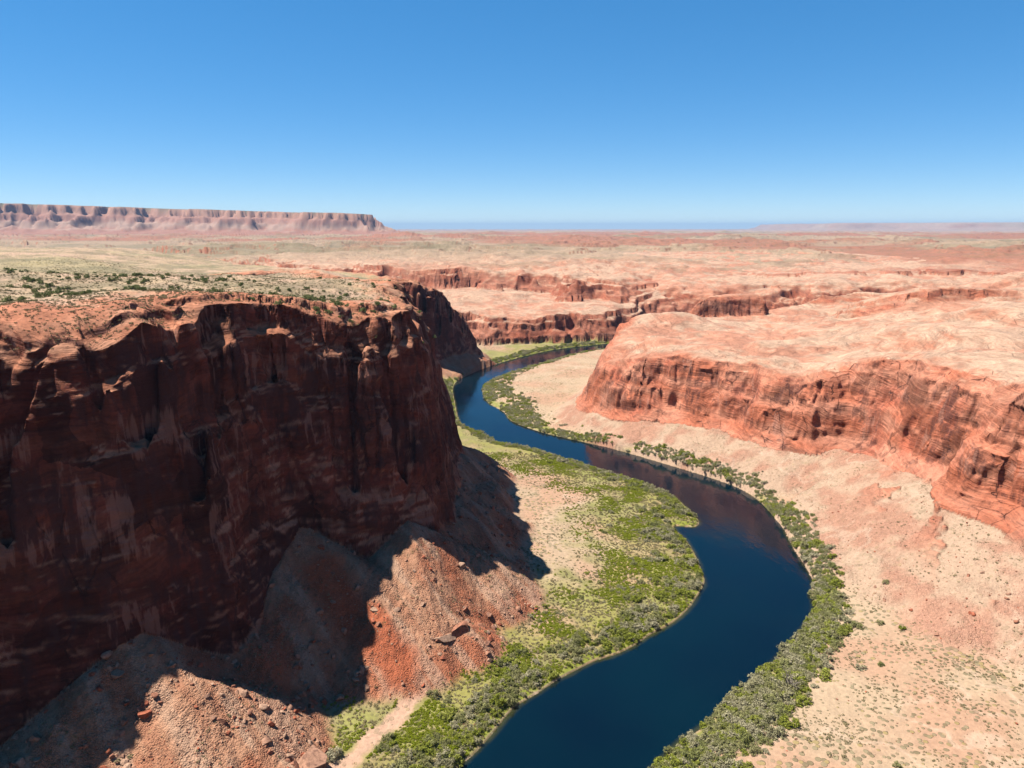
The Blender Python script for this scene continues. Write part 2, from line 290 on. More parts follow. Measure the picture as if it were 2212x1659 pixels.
# ledges, cracks and spalls pushed out of the walls
blk = terrace(n3(X, Y, Z, 22, 40, 217, 2), .42, 6)+.5*terrace(n3(X, Y, Z, 9, 12, 219, 2), .45, 6)
b1 = n3(X, Y, Z, 26, 7, 201, 2); b2 = n3(X, Y, Z, 11, 2.2, 205, 2); b3 = n3(X, Y, Z, 6, 45, 209, 2)
crack = sstep(.82, 1.0, 1-np.abs(n3(X, Y, Z, 13, 90, 213, 1)))
disp = steep*(1-.45*sstep(-95, -125, X)*sstep(420, 320, M['r']))*(b1*1.3+b2*.9+b3*.35+blk*2.5-crack*1.8)
hx = NX; hy = NY
X = X+NX*disp; Y = Y+NY*disp; Z = Z+NZ*disp*.5
NX, NY, NZ = normals(X, Y, Z)
log('disp')
def cap_d(x, y, P):
    b = np.full(np.shape(x), 1e9)
    for a, c in zip(P[:-1], P[1:]):
        ex, ey = c[0]-a[0], c[1]-a[1]; t = np.clip(((x-a[0])*ex+(y-a[1])*ey)/(ex*ex+ey*ey), 0, 1); b = np.minimum(b, np.hypot(x-a[0]-t*ex, y-a[1]-t*ey))
    return b
# sandy wash kept clear
def wash_d(x, y):
    P = [(-18, 283), (-30, 262), (-40, 243), (-50, 224), (-60, 206), (-72, 190)]; b = np.full(np.shape(x), 1e9)
    for a, c in zip(P[:-1], P[1:]):
        ex, ey = c[0]-a[0], c[1]-a[1]; t = np.clip(((x-a[0])*ex+(y-a[1])*ey)/(ex*ex+ey*ey), 0, 1); b = np.minimum(b, np.hypot(x-a[0]-t*ex, y-a[1]-t*ey))
    return b
# ------------------------------------------------------------------ ground colours (what the ground is made of; tall wall deepened for its shade) and material masks
def lerp3(c, d, t): return [c[k]+(d[k]-c[k])*t for k in range(3)]
def C3(r, g, b): return [np.full(X.shape, v, f32) for v in (r, g, b)]
idx = M['idx']; R_ = M['r']; dr = M['dr']
q1 = n2(X, Y, 45, 301, 3); q2 = n2(X, Y, 12, 305, 3); q3 = n2(X, Y, 260, 309, 4); q4 = n2(X, Y, 1500, 313, 4)
band = n3(X, Y, Z, 160, 5.5, 321, 3)                     # bedding: thin in z, long in plan
patch = n3(X, Y, Z, 34, 26, 325, 3)
blot = n3(X, Y, Z, 11, 16, 329, 3)
flatn = sstep(.62, .9, NZ)
# rock
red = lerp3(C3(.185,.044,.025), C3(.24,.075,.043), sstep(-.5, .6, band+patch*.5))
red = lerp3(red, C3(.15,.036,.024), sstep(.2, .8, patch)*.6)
salmon = lerp3(C3(.50,.155,.08), C3(.58,.245,.15), sstep(-.5, .6, band*.7+patch*.7+q1*.3))
salmon = lerp3(salmon, C3(.50,.13,.07), sstep(.15, .75, blot*.6+q1*.6)*.6)
pale = lerp3(C3(.56,.355,.235), C3(.53,.245,.15), sstep(-.3, .5, q1*.7+q3*.7+q2*.55+band*.3))
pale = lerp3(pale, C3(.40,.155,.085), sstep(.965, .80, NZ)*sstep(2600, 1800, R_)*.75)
base = C3(.45,.30,.19)
rock = np.zeros(X.shape, f32); scrub = np.zeros(X.shape, f32); rub = np.zeros(X.shape, f32); varn = np.zeros(X.shape, f32)
# 0 floor: sand, sage flat, green river margin, talus
sand = lerp3(C3(.50,.355,.225), C3(.49,.295,.185), sstep(-.4, .5, q1))
tan = lerp3(C3(.51,.26,.15), C3(.48,.17,.085), sstep(-.35, .45, q1*.8+q2*.5))
redtal = C3(.47,.135,.06)
leftbank = (X < 60+0*Y) & (M['dL'] > M['dR'])
inner = river_side(X, Y)                               # the inside of the near bend lies nearer the tall wall
green = lerp3(C3(.20,.215,.04), C3(.33,.27,.11), sstep(-.3, .5, q2+q1*.5))
grass_w = np.where(inner, .85*sstep(68, 36, dr+q1*24+q2*10), sstep(13, 5, dr+q2*5))*sstep(.2, 2, dr)
lush = sstep(-.05, .35, -n2(X, Y, 26, 421, 3)+q2*.15)*np.where(inner, 1, .6)
green = lerp3(green, C3(.24,.27,.03), lush*.85)
fl = lerp3(sand, green, grass_w*.85)
fl = lerp3(fl, C3(.58,.36,.24), sstep(4.5, 2., wash_d(X, Y)+q2*2.2))
fl = lerp3(fl, C3(.22,.25,.02), sstep(.3, .8, dr)*sstep(5.5, 2.5, dr+q2*2)*np.where(inner, .85, .3)); fl = lerp3(fl, C3(.10,.085,.03), sstep(.6, -.2, dr))
tan = lerp3(tan, C3(.56,.37,.25), sstep(.1, .5, M['chute'])*.55); tan = lerp3(tan, C3(.40,.16,.085), sstep(.1, .5, -M['chute'])*.5)
tl = lerp3(tan, redtal, np.where(M['dL'] > M['dR'], np.maximum(sstep(11, 5, cap_d(X, Y, [(-78, 283), (-44, 258)])+q2*3), sstep(.25, .8, q1+q2*.15)*.7), .25*sstep(0, .5, q1)))
rightt = lerp3(C3(.51,.345,.23), C3(.51,.27,.175), sstep(-.2, .5, q1+q2*.4))
rill = sstep(.90, .985, 1-np.abs(n2(X, Y, 38, 371, 3)))*sstep(-.3, .3, n2(X, Y, 90, 373, 2))
fl = lerp3(fl, C3(.60,.43,.30), rill*.6*(1-grass_w))
rightt = lerp3(rightt, C3(.62,.44,.31), rill*.5)
tl = [np.where(M['dL'] > M['dR'], tl[k], rightt[k]) for k in range(3)]
fl = lerp3(fl, tl, M['talus']); fl = lerp3(fl, salmon, M['oc']*.85)
w0 = (idx == 0)
base = [np.where(w0, fl[k], base[k]) for k in range(3)]
rock = np.where(w0, M['oc'], rock); rub = np.where(w0, M['talus']*np.where(M['dL'] > M['dR'], .45+.4*sstep(-.3, .3, q2), .35+.4*sstep(-.3, .4, q1+q2)), rub); scrub = np.where(w0, .72*(1-M['talus']*np.where(M['dL'] > M['dR'], .45+.4*sstep(-.3, .3, q2), .45))*(1-grass_w*.6)*(1-rill*.9), scrub)
# 1 tall wall and its plateau
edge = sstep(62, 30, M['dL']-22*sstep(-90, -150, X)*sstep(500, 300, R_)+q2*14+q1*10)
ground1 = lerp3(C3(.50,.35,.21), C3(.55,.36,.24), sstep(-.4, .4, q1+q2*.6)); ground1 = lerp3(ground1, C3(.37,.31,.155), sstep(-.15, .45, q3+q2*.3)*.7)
rk1 = lerp3(red, lerp3(C3(.52,.20,.105), C3(.58,.27,.155), sstep(-.4, .5, band+q2*.5)), sstep(.30, .62, NZ))  # steep faces: varnish tone, darkened further to put the wall's shade into colour
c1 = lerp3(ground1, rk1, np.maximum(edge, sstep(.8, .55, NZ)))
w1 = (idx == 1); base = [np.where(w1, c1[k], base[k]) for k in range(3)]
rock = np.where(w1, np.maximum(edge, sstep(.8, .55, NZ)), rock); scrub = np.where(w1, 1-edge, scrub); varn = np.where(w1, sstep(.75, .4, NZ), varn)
# 2, 5, 6 bright butte
top2 = sstep(17, 36, np.where(idx == 2, M['dR'], 45)+q1*10)*flatn
c2 = lerp3(salmon, pale, np.where(idx == 2, top2, flatn))
w2 = (idx == 2) | (idx == 5) | (idx == 6); base = [np.where(w2, c2[k], base[k]) for k in range(3)]
rock = np.where(w2, 1, rock); varn = np.where(w2, sstep(.78, .5, NZ)*.8, varn)
# 3 benches
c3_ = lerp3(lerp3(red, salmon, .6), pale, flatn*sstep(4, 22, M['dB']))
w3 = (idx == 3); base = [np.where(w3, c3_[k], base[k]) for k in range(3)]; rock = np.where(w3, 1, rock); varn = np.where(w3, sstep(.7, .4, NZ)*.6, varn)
# 4 far desert
ql = n2(X, Y, 900, 341, 5); qm = n2(X*.6, Y, 2600, 345, 4)
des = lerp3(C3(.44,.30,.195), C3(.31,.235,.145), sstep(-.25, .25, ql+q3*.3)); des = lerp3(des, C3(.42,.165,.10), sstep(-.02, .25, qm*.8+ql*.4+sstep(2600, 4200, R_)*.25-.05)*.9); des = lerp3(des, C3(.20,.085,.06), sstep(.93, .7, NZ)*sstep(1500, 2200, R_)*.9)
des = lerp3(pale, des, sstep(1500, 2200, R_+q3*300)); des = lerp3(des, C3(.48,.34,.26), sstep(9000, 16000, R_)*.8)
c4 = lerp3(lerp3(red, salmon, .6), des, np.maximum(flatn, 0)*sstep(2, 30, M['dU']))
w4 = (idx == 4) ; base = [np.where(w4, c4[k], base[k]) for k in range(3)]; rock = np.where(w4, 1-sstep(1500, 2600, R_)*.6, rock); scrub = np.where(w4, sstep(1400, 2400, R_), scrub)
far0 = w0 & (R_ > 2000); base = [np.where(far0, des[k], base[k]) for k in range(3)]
# 8 mesa
g = M['mesa']; mb = n2(X, Y, 220, 351, 3)
cm = lerp3(C3(.36,.175,.12), C3(.42,.27,.20), sstep(.1, .25, g+mb*.12)); cm = lerp3(cm, C3(.38,.19,.135), sstep(.36, .5, g+mb*.08)); cm = lerp3(cm, C3(.43,.235,.16), sstep(.6, .8, g+mb*.05)); cm = lerp3(cm, C3(.13,.13,.07), sstep(.985, 1.0, g))
w8 = (idx == 8); base = [np.where(w8, cm[k], base[k]) for k in range(3)]; rock = np.where(w8, 0, rock)
dist_fade = sstep(1800, 500, R_)

def set_attr(me, name, arr4):
    a = me.color_attributes.new(name, 'FLOAT_COLOR', 'POINT'); a.data.foreach_set('color', np.ascontiguousarray(arr4, dtype=f32).ravel())
def mesh_from(name, V, Fq, smooth=True):
    me = bpy.data.meshes.new(name); V = np.asarray(V, f32); Fq = np.asarray(Fq, np.int32); k = Fq.shape[1]
    me.vertices.add(len(V)); me.vertices.foreach_set('co', V.ravel())
    me.loops.add(Fq.size); me.loops.foreach_set('vertex_index', Fq.ravel())
    me.polygons.add(len(Fq)); me.polygons.foreach_set('loop_start', np.arange(0, Fq.size, k, dtype=np.int32))
    me.polygons.foreach_set('use_smooth', np.full(len(Fq), smooth)); me.update(calc_edges=True)
    return me
def tag(o, label=None, cat=None, group=None, kind=None):
    for k, v in (('label', label), ('category', cat), ('group', group), ('kind', kind)):
        if v: o[k] = v
    return o
def link(name, me, mat=None, parent=None):
    o = bpy.data.objects.new(name, me); COL.objects.link(o)
    if mat: me.materials.append(mat)
    if parent: o.parent = parent
    return o

# ------------------------------------------------------------------ materials
ALB = .49
class NT:
    def __init__(s, name):
        s.m = bpy.data.materials.new(name); s.m.use_nodes = True; s.t = s.m.node_tree; s.t.nodes.clear()
        s.out = s.n('ShaderNodeOutputMaterial')
    def n(s, ty, **kw):
        nd = s.t.nodes.new(ty)
        for k, v in kw.items(): setattr(nd, k, v)
        return nd
    def set(s, sock, v):
        if isinstance(v, bpy.types.NodeSocket): s.t.links.new(v, sock)
        else: sock.default_value = v
    def math(s, op, a, b=0., c=0.):
        nd = s.n('ShaderNodeMath', operation=op)
        for i, v in enumerate((a, b, c)): s.set(nd.inputs[i], v)
        return nd.outputs[0]
    def vmul(s, v, k):
        nd = s.n('ShaderNodeVectorMath', operation='MULTIPLY'); s.set(nd.inputs[0], v); nd.inputs[1].default_value = k; return nd.outputs[0]
    def noise(s, v, scale, detail=3, rough=.55, dist=0.):
        nd = s.n('ShaderNodeTexNoise'); s.set(nd.inputs['Vector'], v); nd.inputs['Scale'].default_value = scale; nd.inputs['Detail'].default_value = detail; nd.inputs['Roughness'].default_value = rough; nd.inputs['Distortion'].default_value = dist
        return nd.outputs['Fac']
    def voro(s, v, scale, feature='F1', rnd=1.):
        nd = s.n('ShaderNodeTexVoronoi', feature=feature); s.set(nd.inputs['Vector'], v); nd.inputs['Scale'].default_value = scale; nd.inputs['Randomness'].default_value = rnd; return nd
    def rng(s, v, a, b, c=0., d=1., smooth=True):
        nd = s.n('ShaderNodeMapRange'); nd.interpolation_type = 'SMOOTHSTEP' if smooth else 'LINEAR'
        for i, q in enumerate((v, a, b, c, d)): s.set(nd.inputs[i], q)
        return nd.outputs[0]
    def mix(s, f, a, b, mode='MIX'):
        nd = s.n('ShaderNodeMix', data_type='RGBA', blend_type=mode); s.set(nd.inputs[0], f); s.set(nd.inputs[6], a if not isinstance(a, tuple) else (*a, 1)); s.set(nd.inputs[7], b if not isinstance(b, tuple) else (*b, 1)); return nd.outputs[2]
    def attr(s, name):
        return s.n('ShaderNodeAttribute', attribute_name=name)
    def sep(s, c):
        nd = s.n('ShaderNodeSeparateColor'); s.set(nd.inputs[0], c); return nd.outputs
    def scale(s, c, f):
        nd = s.n('ShaderNodeVectorMath', operation='SCALE'); s.set(nd.inputs[0], c); s.set(nd.inputs['Scale'], f); return nd.outputs[0]
    def pos(s): return s.n('ShaderNodeNewGeometry').outputs['Position']
    def bump(s, h, strength, dist, normal=None):
        nd = s.n('ShaderNodeBump'); s.set(nd.inputs['Height'], h); s.set(nd.inputs['Strength'], strength); nd.inputs['Distance'].default_value = dist
        if normal is not None: s.set(nd.inputs['Normal'], normal)
        return nd.outputs[0]
    def done(s, col, rough=.9, normal=None, spec=.15):
        col = s.scale(col, ALB)
        b = s.n('ShaderNodeBsdfPrincipled'); s.set(b.inputs['Base Color'], col); s.set(b.inputs['Roughness'], rough); b.inputs['Specular IOR Level'].default_value = spec
        if normal is not None: s.set(b.inputs['Normal'], normal)
        s.set(s.out.inputs['Surface'], b.outputs[0]); s.b = b; return s.m

def tilt(t, P):
    s = t.n('ShaderNodeSeparateXYZ'); t.set(s.inputs[0], P); c = t.n('ShaderNodeCombineXYZ')
    t.set(c.inputs[0], t.math('MULTIPLY', s.outputs[0], .07)); t.set(c.inputs[1], t.math('MULTIPLY', s.outputs[1], .07))
    t.set(c.inputs[2], t.math('ADD', s.outputs[2], t.math('ADD', t.math('MULTIPLY', s.outputs[0], .10), t.math('MULTIPLY', s.outputs[1], -.13)))); return c.outputs[0]
def earth_material():
    t = NT('desert_earth'); P = t.pos(); bc = t.attr('base_colour').outputs['Color']; mk = t.attr('ground_masks'); ms = t.sep(mk.outputs['Color']); rockm, scrubm, rubm = ms[0], ms[1], ms[2]; varm = mk.outputs['Alpha']
    fine = t.noise(P, .55, 6, .65)
    # bedding lines, gently warped
    warp = t.noise(P, .02, 2)
    w = t.n('ShaderNodeVectorMath', operation='ADD'); t.set(w.inputs[0], tilt(t, P)); cmb = t.n('ShaderNodeCombineXYZ'); t.set(cmb.inputs[2], t.math('MULTIPLY', warp, 30.)); t.set(w.inputs[1], cmb.outputs[0])
    strata = t.noise(w.outputs[0], .9, 5, .65)
    strata2 = t.noise(t.vmul(w.outputs[0], (1, 1, 1)), .22, 2, .5)
    k = t.math('MULTIPLY', t.rng(strata, .3, .7, .74, 1.18), t.rng(fine, .25, .75, .80, 1.18))
    k = t.math('MULTIPLY', k, t.rng(strata2, .3, .7, .86, 1.12))
    # joints
    cr = t.voro(t.vmul(P, (1, 1, .45)), .085, 'DISTANCE_TO_EDGE'); wig = t.noise(P, .25, 4)
    ce = t.math('ADD', cr.outputs[0], t.math('MULTIPLY', t.math('SUBTRACT', wig, .5), .16))
    crack = t.rng(t.math('ABSOLUTE', ce), .0, .022, 1., 0.)
    crackm = t.math('MULTIPLY', crack, t.rng(t.noise(P, .03, 2), .45, .6))
    pv = t.n('ShaderNodeVectorMath', operation='ADD'); t.set(pv.inputs[0], t.vmul(P, (1, 1, .7))); pw = t.n('ShaderNodeTexNoise'); t.set(pw.inputs['Vector'], P); pw.inputs['Scale'].default_value = .11; pw.inputs['Detail'].default_value = 4; t.set(pv.inputs[1], t.vmul(pw.outputs['Color'], (9, 9, 7)))
    panel = t.sep(t.voro(pv.outputs[0], .055).outputs['Color'])[0]; panel2 = t.sep(t.voro(pv.outputs[0], .17).outputs['Color'])[1]
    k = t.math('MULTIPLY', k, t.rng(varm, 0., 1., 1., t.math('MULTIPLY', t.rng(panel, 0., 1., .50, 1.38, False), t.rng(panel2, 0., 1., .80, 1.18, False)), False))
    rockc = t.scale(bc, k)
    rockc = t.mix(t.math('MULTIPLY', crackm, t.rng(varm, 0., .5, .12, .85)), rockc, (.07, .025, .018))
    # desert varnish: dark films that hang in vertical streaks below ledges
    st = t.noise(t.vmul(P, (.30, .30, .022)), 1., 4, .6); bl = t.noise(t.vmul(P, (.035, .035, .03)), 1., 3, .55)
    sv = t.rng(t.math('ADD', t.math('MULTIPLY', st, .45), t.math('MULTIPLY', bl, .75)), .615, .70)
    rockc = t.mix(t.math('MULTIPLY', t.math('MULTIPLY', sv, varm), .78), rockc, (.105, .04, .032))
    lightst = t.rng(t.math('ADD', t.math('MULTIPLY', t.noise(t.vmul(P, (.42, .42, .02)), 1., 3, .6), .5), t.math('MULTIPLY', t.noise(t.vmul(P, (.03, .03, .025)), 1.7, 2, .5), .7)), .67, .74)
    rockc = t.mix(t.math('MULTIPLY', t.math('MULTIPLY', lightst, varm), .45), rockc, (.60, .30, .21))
    # sand and soil with sage, grass tufts and stones
    soil = t.scale(bc, t.rng(fine, .25, .75, .84, 1.14))
    v1 = t.voro(t.vmul(P, (1, 1, .3)), .42); dens = t.noise(P, .035, 3)
    rad = t.rng(dens, .36, .66, .16, .44); dot = t.rng(v1.outputs['Distance'], rad, t.math('ADD', rad, .07), 1., 0.)
    vc = t.sep(v1.outputs['Color'])
    sage = t.mix(vc[0], (.15, .13, .065), (.30, .25, .14)); sage = t.mix(t.rng(vc[1], .75, .8), sage, (.34, .26, .10))
    keep = t.rng(vc[2], .30, .34)
    soil = t.mix(t.math('MULTIPLY', t.math('MULTIPLY', dot, keep), t.math('MINIMUM', t.math('MULTIPLY', scrubm, 1.1), .85)), soil, sage)
    v2 = t.voro(P, 1.9); pc = t.sep(v2.outputs['Color']); v3 = t.voro(P, .75); pc3 = t.sep(v3.outputs['Color'])
    pk = t.math('MULTIPLY', t.rng(pc[0], 0., 1., .80, 1.2, False), t.rng(pc3[0], 0., 1., .86, 1.12, False)); edge = t.rng(v2.outputs['Distance'], .4, .8, 1., .78)
    rubc = t.scale(bc, t.math('MULTIPLY', pk, edge))
    blots = t.rng(t.math('ADD', t.noise(t.vmul(P, (1, 1, .3)), .035, 8, .78), t.math('MULTIPLY', t.noise(P, .004, 3), .25)), .585, .68)
    soil = t.mix(t.math('MULTIPLY', blots, t.rng(scrubm, .74, 1., 0., .62)), soil, (.17, .145, .08))
    soil = t.mix(rubm, soil, rubc)
    col = t.mix(rockm, soil, rockc)
    hgt = t.math('ADD', t.math('MULTIPLY', t.math('MULTIPLY', strata, rockm), 1.3), t.math('MULTIPLY', fine, .5))
    hgt = t.math('SUBTRACT', hgt, t.math('MULTIPLY', t.math('MULTIPLY', crackm, rockm), .5))
    hgt = t.math('SUBTRACT', hgt, t.math('MULTIPLY', t.math('MULTIPLY', v2.outputs['Distance'], rubm), .6))
    hgt = t.math('ADD', hgt, t.math('MULTIPLY', t.math('MULTIPLY', dot, keep), t.math('MULTIPLY', scrubm, .45)))
    return t.done(col, .92, t.bump(hgt, .9, 1.1))
EARTH = earth_material()

# ------------------------------------------------------------------ the ground objects
V = np.stack([X, Y, Z], -1).reshape(-1, 3).astype(f32)
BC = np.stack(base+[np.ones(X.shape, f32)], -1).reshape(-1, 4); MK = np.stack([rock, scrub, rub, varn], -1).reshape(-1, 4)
ii, jj = np.meshgrid(np.arange(NC), np.arange(NR-1), indexing='ij'); i2 = (ii+1) % NC
Q = np.stack([ii*NR+jj, i2*NR+jj, i2*NR+jj+1, ii*NR+jj+1], -1).reshape(-1, 4)
cls = np.full(X.shape, 0, np.int8)
cls[(idx == 0) & (M['talus'] > .5)] = 1
cls[(idx == 1)] = 2; cls[(idx == 1) & (M['dL'] > 34)] = 3
cls[idx == 2] = 4; cls[idx == 3] = 5; cls[(idx == 5) | (idx == 6)] = 4; cls[idx == 4] = 6; cls[(idx == 0) & (R_ > 2000)] = 6; cls[idx == 8] = 7
fc = cls[:, :-1].reshape(-1)
NAMES = ['canyon_floor', 'talus_slope', 'canyon_cliff', 'plateau', 'sandstone_butte', 'rock_bench', 'desert_plain', 'mesa']
LABELS = ['sandy canyon floor with grassy river banks', 'rubble slope fallen at the foot of the rock walls', 'tall dark red sandstone cliff in shade above the river bend', 'flat scrub covered plateau on top of the shaded cliff', 'sunlit salmon sandstone butte across the river with pale slickrock top', 'low red ledges with pale benches beyond the far river bend', 'wide desert plain running out to the horizon', 'long pinkish flat topped mesa on the skyline']
FN = np.stack([NX, NY, NZ], -1).reshape(-1, 3)
for c, nm in enumerate(NAMES):
    q = Q[fc == c]
    if not len(q): continue
    used, inv = np.unique(q, return_inverse=True)
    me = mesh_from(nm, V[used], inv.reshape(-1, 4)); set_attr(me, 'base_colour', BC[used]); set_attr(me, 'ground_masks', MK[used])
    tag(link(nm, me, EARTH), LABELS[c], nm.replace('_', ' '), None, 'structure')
log('terrain objects')

# ------------------------------------------------------------------ river
def river():
    st = 2; m = RIVGRID[::st, ::st]; gx = _gx[::st]; gy = _gy[::st]; ny, nx = m.shape
    ok = m < 8; cell = ok[:-1, :-1] | ok[1:, :-1] | ok[:-1, 1:] | ok[1:, 1:]
    j, i = np.nonzero(cell); q = np.stack([j*nx+i, j*nx+i+1, (j+1)*nx+i+1, (j+1)*nx+i], -1)
    used, inv = np.unique(q, return_inverse=True); xx, yy = np.meshgrid(gx, gy)
    V_ = np.stack([xx.ravel()[used], yy.ravel()[used], np.zeros(len(used))], -1)
    me = mesh_from('river', V_, inv.reshape(-1, 4)); d = m.ravel()[used]
    set_attr(me, 'depth', np.stack([np.clip(-d/30, 0, 1)]*3+[np.ones(len(d))], -1))
    t = NT('river_water'); P = t.pos(); d = t.sep(t.attr('depth').outputs['Color'])[0]
    pn = t.noise(P, .06, 3)
    dd = t.math('ADD', d, t.math('MULTIPLY', t.math('SUBTRACT', pn, .5), .10))
    col = t.mix(t.rng(dd, .0, .09), (.05, .052, .014), (.0008, .012, .020))
    col = t.mix(t.rng(t.noise(t.vmul(P, (1, 1, 1)), .012, 3), .35, .7, 0, .7), col, (.0005, .005, .014))
    h = t.math('ADD', t.math('MULTIPLY', t.noise(t.vmul(P, (1, .7, 1)), .8, 3, .6), .35), t.math('MULTIPLY', t.noise(t.vmul(P, (1, .45, 1)), .22, 3, .6), 1.6))
    m_ = t.done(col, t.rng(t.noise(t.vmul(P, (1, .6, 1)), .03, 4), .4, .65, .04, .16), t.bump(h, .20, .45), .5); t.b.inputs['IOR'].default_value = 1.333
    tag(link('river', me, m_), 'deep blue river winding through the canyon', 'river', None, 'structure')
river()
# ------------------------------------------------------------------ boulders and plants
rng = np.random.default_rng(7)
def ground(x, y):
    z, m = height(np.asarray(x, float), np.asarray(y, float)); return z, m
def px(x, y, z):
    d = CAMZ-z; c, s = math.cos(PITCH), math.sin(PITCH); wv = y*c+d*s
    return 1152+FPX*x/wv, 864+FPX*(d*c-y*s)/wv, wv
def in_frame(x, y, z, mx=60):
    u, v, wv = px(x, y, z); return (wv > 0) & (u > -mx) & (u < 2304+mx) & (v > 0) & (v < 1728+mx)
# line of sight to the camera over the relief (used to keep the named individuals among those in view)
def visible(x, y, z):
    ok = np.ones(len(x), bool)
    for f in np.linspace(.2, .96, 26):
        zz, _ = height(x*f, y*f, False); ok &= zz < CAMZ+(z+2.0-CAMZ)*f
    return ok

def rock_material():
    t = NT('loose_rock'); co = t.n('ShaderNodeTexCoord').outputs['Object']; oi = t.n('ShaderNodeObjectInfo'); P = t.pos()
    n = t.noise(P, .9, 5, .65); n_ = t.noise(P, 4., 3, .6)
    c = t.mix(oi.outputs['Random'], (.40, .17, .10), (.52, .33, .22)); c = t.mix(t.rng(t.math('FRACT', t.math('MULTIPLY', oi.outputs['Random'], 7.3)), .70, .80), c, (.44, .135, .07))
    c = t.scale(c, t.math('MULTIPLY', t.rng(n, .3, .7, .72, 1.2), t.rng(n_, .3, .7, .86, 1.12)))
    c = t.mix(t.rng(t.noise(P, .5, 3), .56, .64, 0., .5), c, (.12, .055, .04))
    return t.done(c, .92, t.bump(t.math('ADD', n, t.math('MULTIPLY', n_, .4)), .6, .3))
ROCK = rock_material()
def rock_mesh(seed, sub=3, flat=.8, cuts=11):
    import bmesh
    r = np.random.default_rng(seed); bm = bmesh.new(); bmesh.ops.create_icosphere(bm, subdivisions=sub, radius=1)
    P = np.array([v.co[:] for v in bm.verts]); 
    for _ in range(cuts):
        n = r.normal(size=3); n /= np.linalg.norm(n); d = r.uniform(.42, .78); k = np.maximum(P@n-d, 0); P -= k[:, None]*n
    P *= np.array([r.uniform(.85, 1.2), r.uniform(.75, 1.0), r.uniform(.55, .85)*flat/.8])
    q = n3(P[:, 0], P[:, 1], P[:, 2], .5, .5, seed, 2)*.07; P = P*(1+q[:, None]); P[:, 2] += .22
    for v, p in zip(bm.verts, P): v.co = p
    me = bpy.data.meshes.new('boulder'); bm.to_mesh(me); bm.free(); me.materials.append(ROCK); return me
ROCKS = [rock_mesh(40+i) for i in range(8)]
def boulder_at(me, x, y, s, label, group=None, rz=None, sx=1., sz=1., sink=.2):
    z, _ = ground([x], [y]); o = bpy.data.objects.new('boulder', me); COL.objects.link(o); o.location = (x, y, z[0]-sink*s)
    o.rotation_euler = (rng.uniform(-.2, .2), rng.uniform(-.2, .2), rng.uniform(0, 6.28) if rz is None else rz); o.scale = (s*sx, s, s*sz)
    return tag(o, label, 'boulder', group)
big = rock_mesh(99, 5, .8, 16)
boulder_at(big, -66, 208, 7.6, 'house sized block at the bottom of the near rubble mound by the sandy wash', None, .6, 1.25, 1.1)
boulder_at(rock_mesh(98, 4), -22.5, 279.5, 5.2, 'blocky red outcrop rock ending the ridge of red rubble beside the sandy wash', None, 1.1, 1.5, 1.0, .42)
boulder_at(rock_mesh(97, 4), -29, 272, 3.8, 'lower red ledge rock below the end of the ridge of red rubble', None, .5, 1.6, 1.0, .5)
SPEC = [(-24, 315, 2.6, 'rounded red boulder on the gravel fan above the green inner bank'), (-8, 344, 2.3, 'reddish boulder on the tan fan where green scrub begins'), (4, 352, 3.2, 'flat red slab on the tan fan near the sage')]
for k, (x, y, s, l) in enumerate(SPEC): boulder_at(ROCKS[k], x, y, s, l)
def scatter_boulders():
    n = 60000; x = rng.uniform(-175, 260, n); y = rng.uniform(150, 620, n); z, m = ground(x, y)
    left = m['dL'] > m['dR']; cl = n2(x, y, 16, 401, 2)
    ok = (m['idx'] == 0) & (m['talus'] > .35) & in_frame(x, y, z, 20) & (cl > -.15)
    ok &= left | (rng.random(n) < .6)
    x, y, z = x[ok], y[ok], z[ok]; left = left[ok]; v = visible(x, y, z); x, y, z, left = x[v], y[v], z[v], left[v]
    s = .38+.42*rng.pareto(2.6, len(x)); s = np.minimum(s, np.where(left, 2.0, 1.4)); s *= np.where((x < -55) & (y < 262), 1.25, 1)
    o = np.argsort(-(s/np.hypot(np.hypot(x, y), CAMZ-z)))[:285]
    for i in o:
        if left[i]:
            where = 'on the near rubble mound below the shaded wall' if y[i] < 245 else 'on the ridge of red rubble in front of the shaded wall' if y[i] < 312 else 'on the tan rubble fan at the far end of the wall'
            where = where if not (x[i] < -100 or (y[i] > 250 and x[i] < -72)) else 'in the cliff shadow close under the wall'
            g = 'boulders '+where
        else:
            where = 'on the pale rubble slope under the sunlit butte'; g = 'boulders '+where
        l = ('large ' if s[i] > 1.6 else 'middling ' if s[i] > 1.05 else 'small ')+'angular boulder '+where
        boulder_at(ROCKS[rng.integers(8)], x[i], y[i], s[i], l, l)
scatter_boulders()
log('boulders')

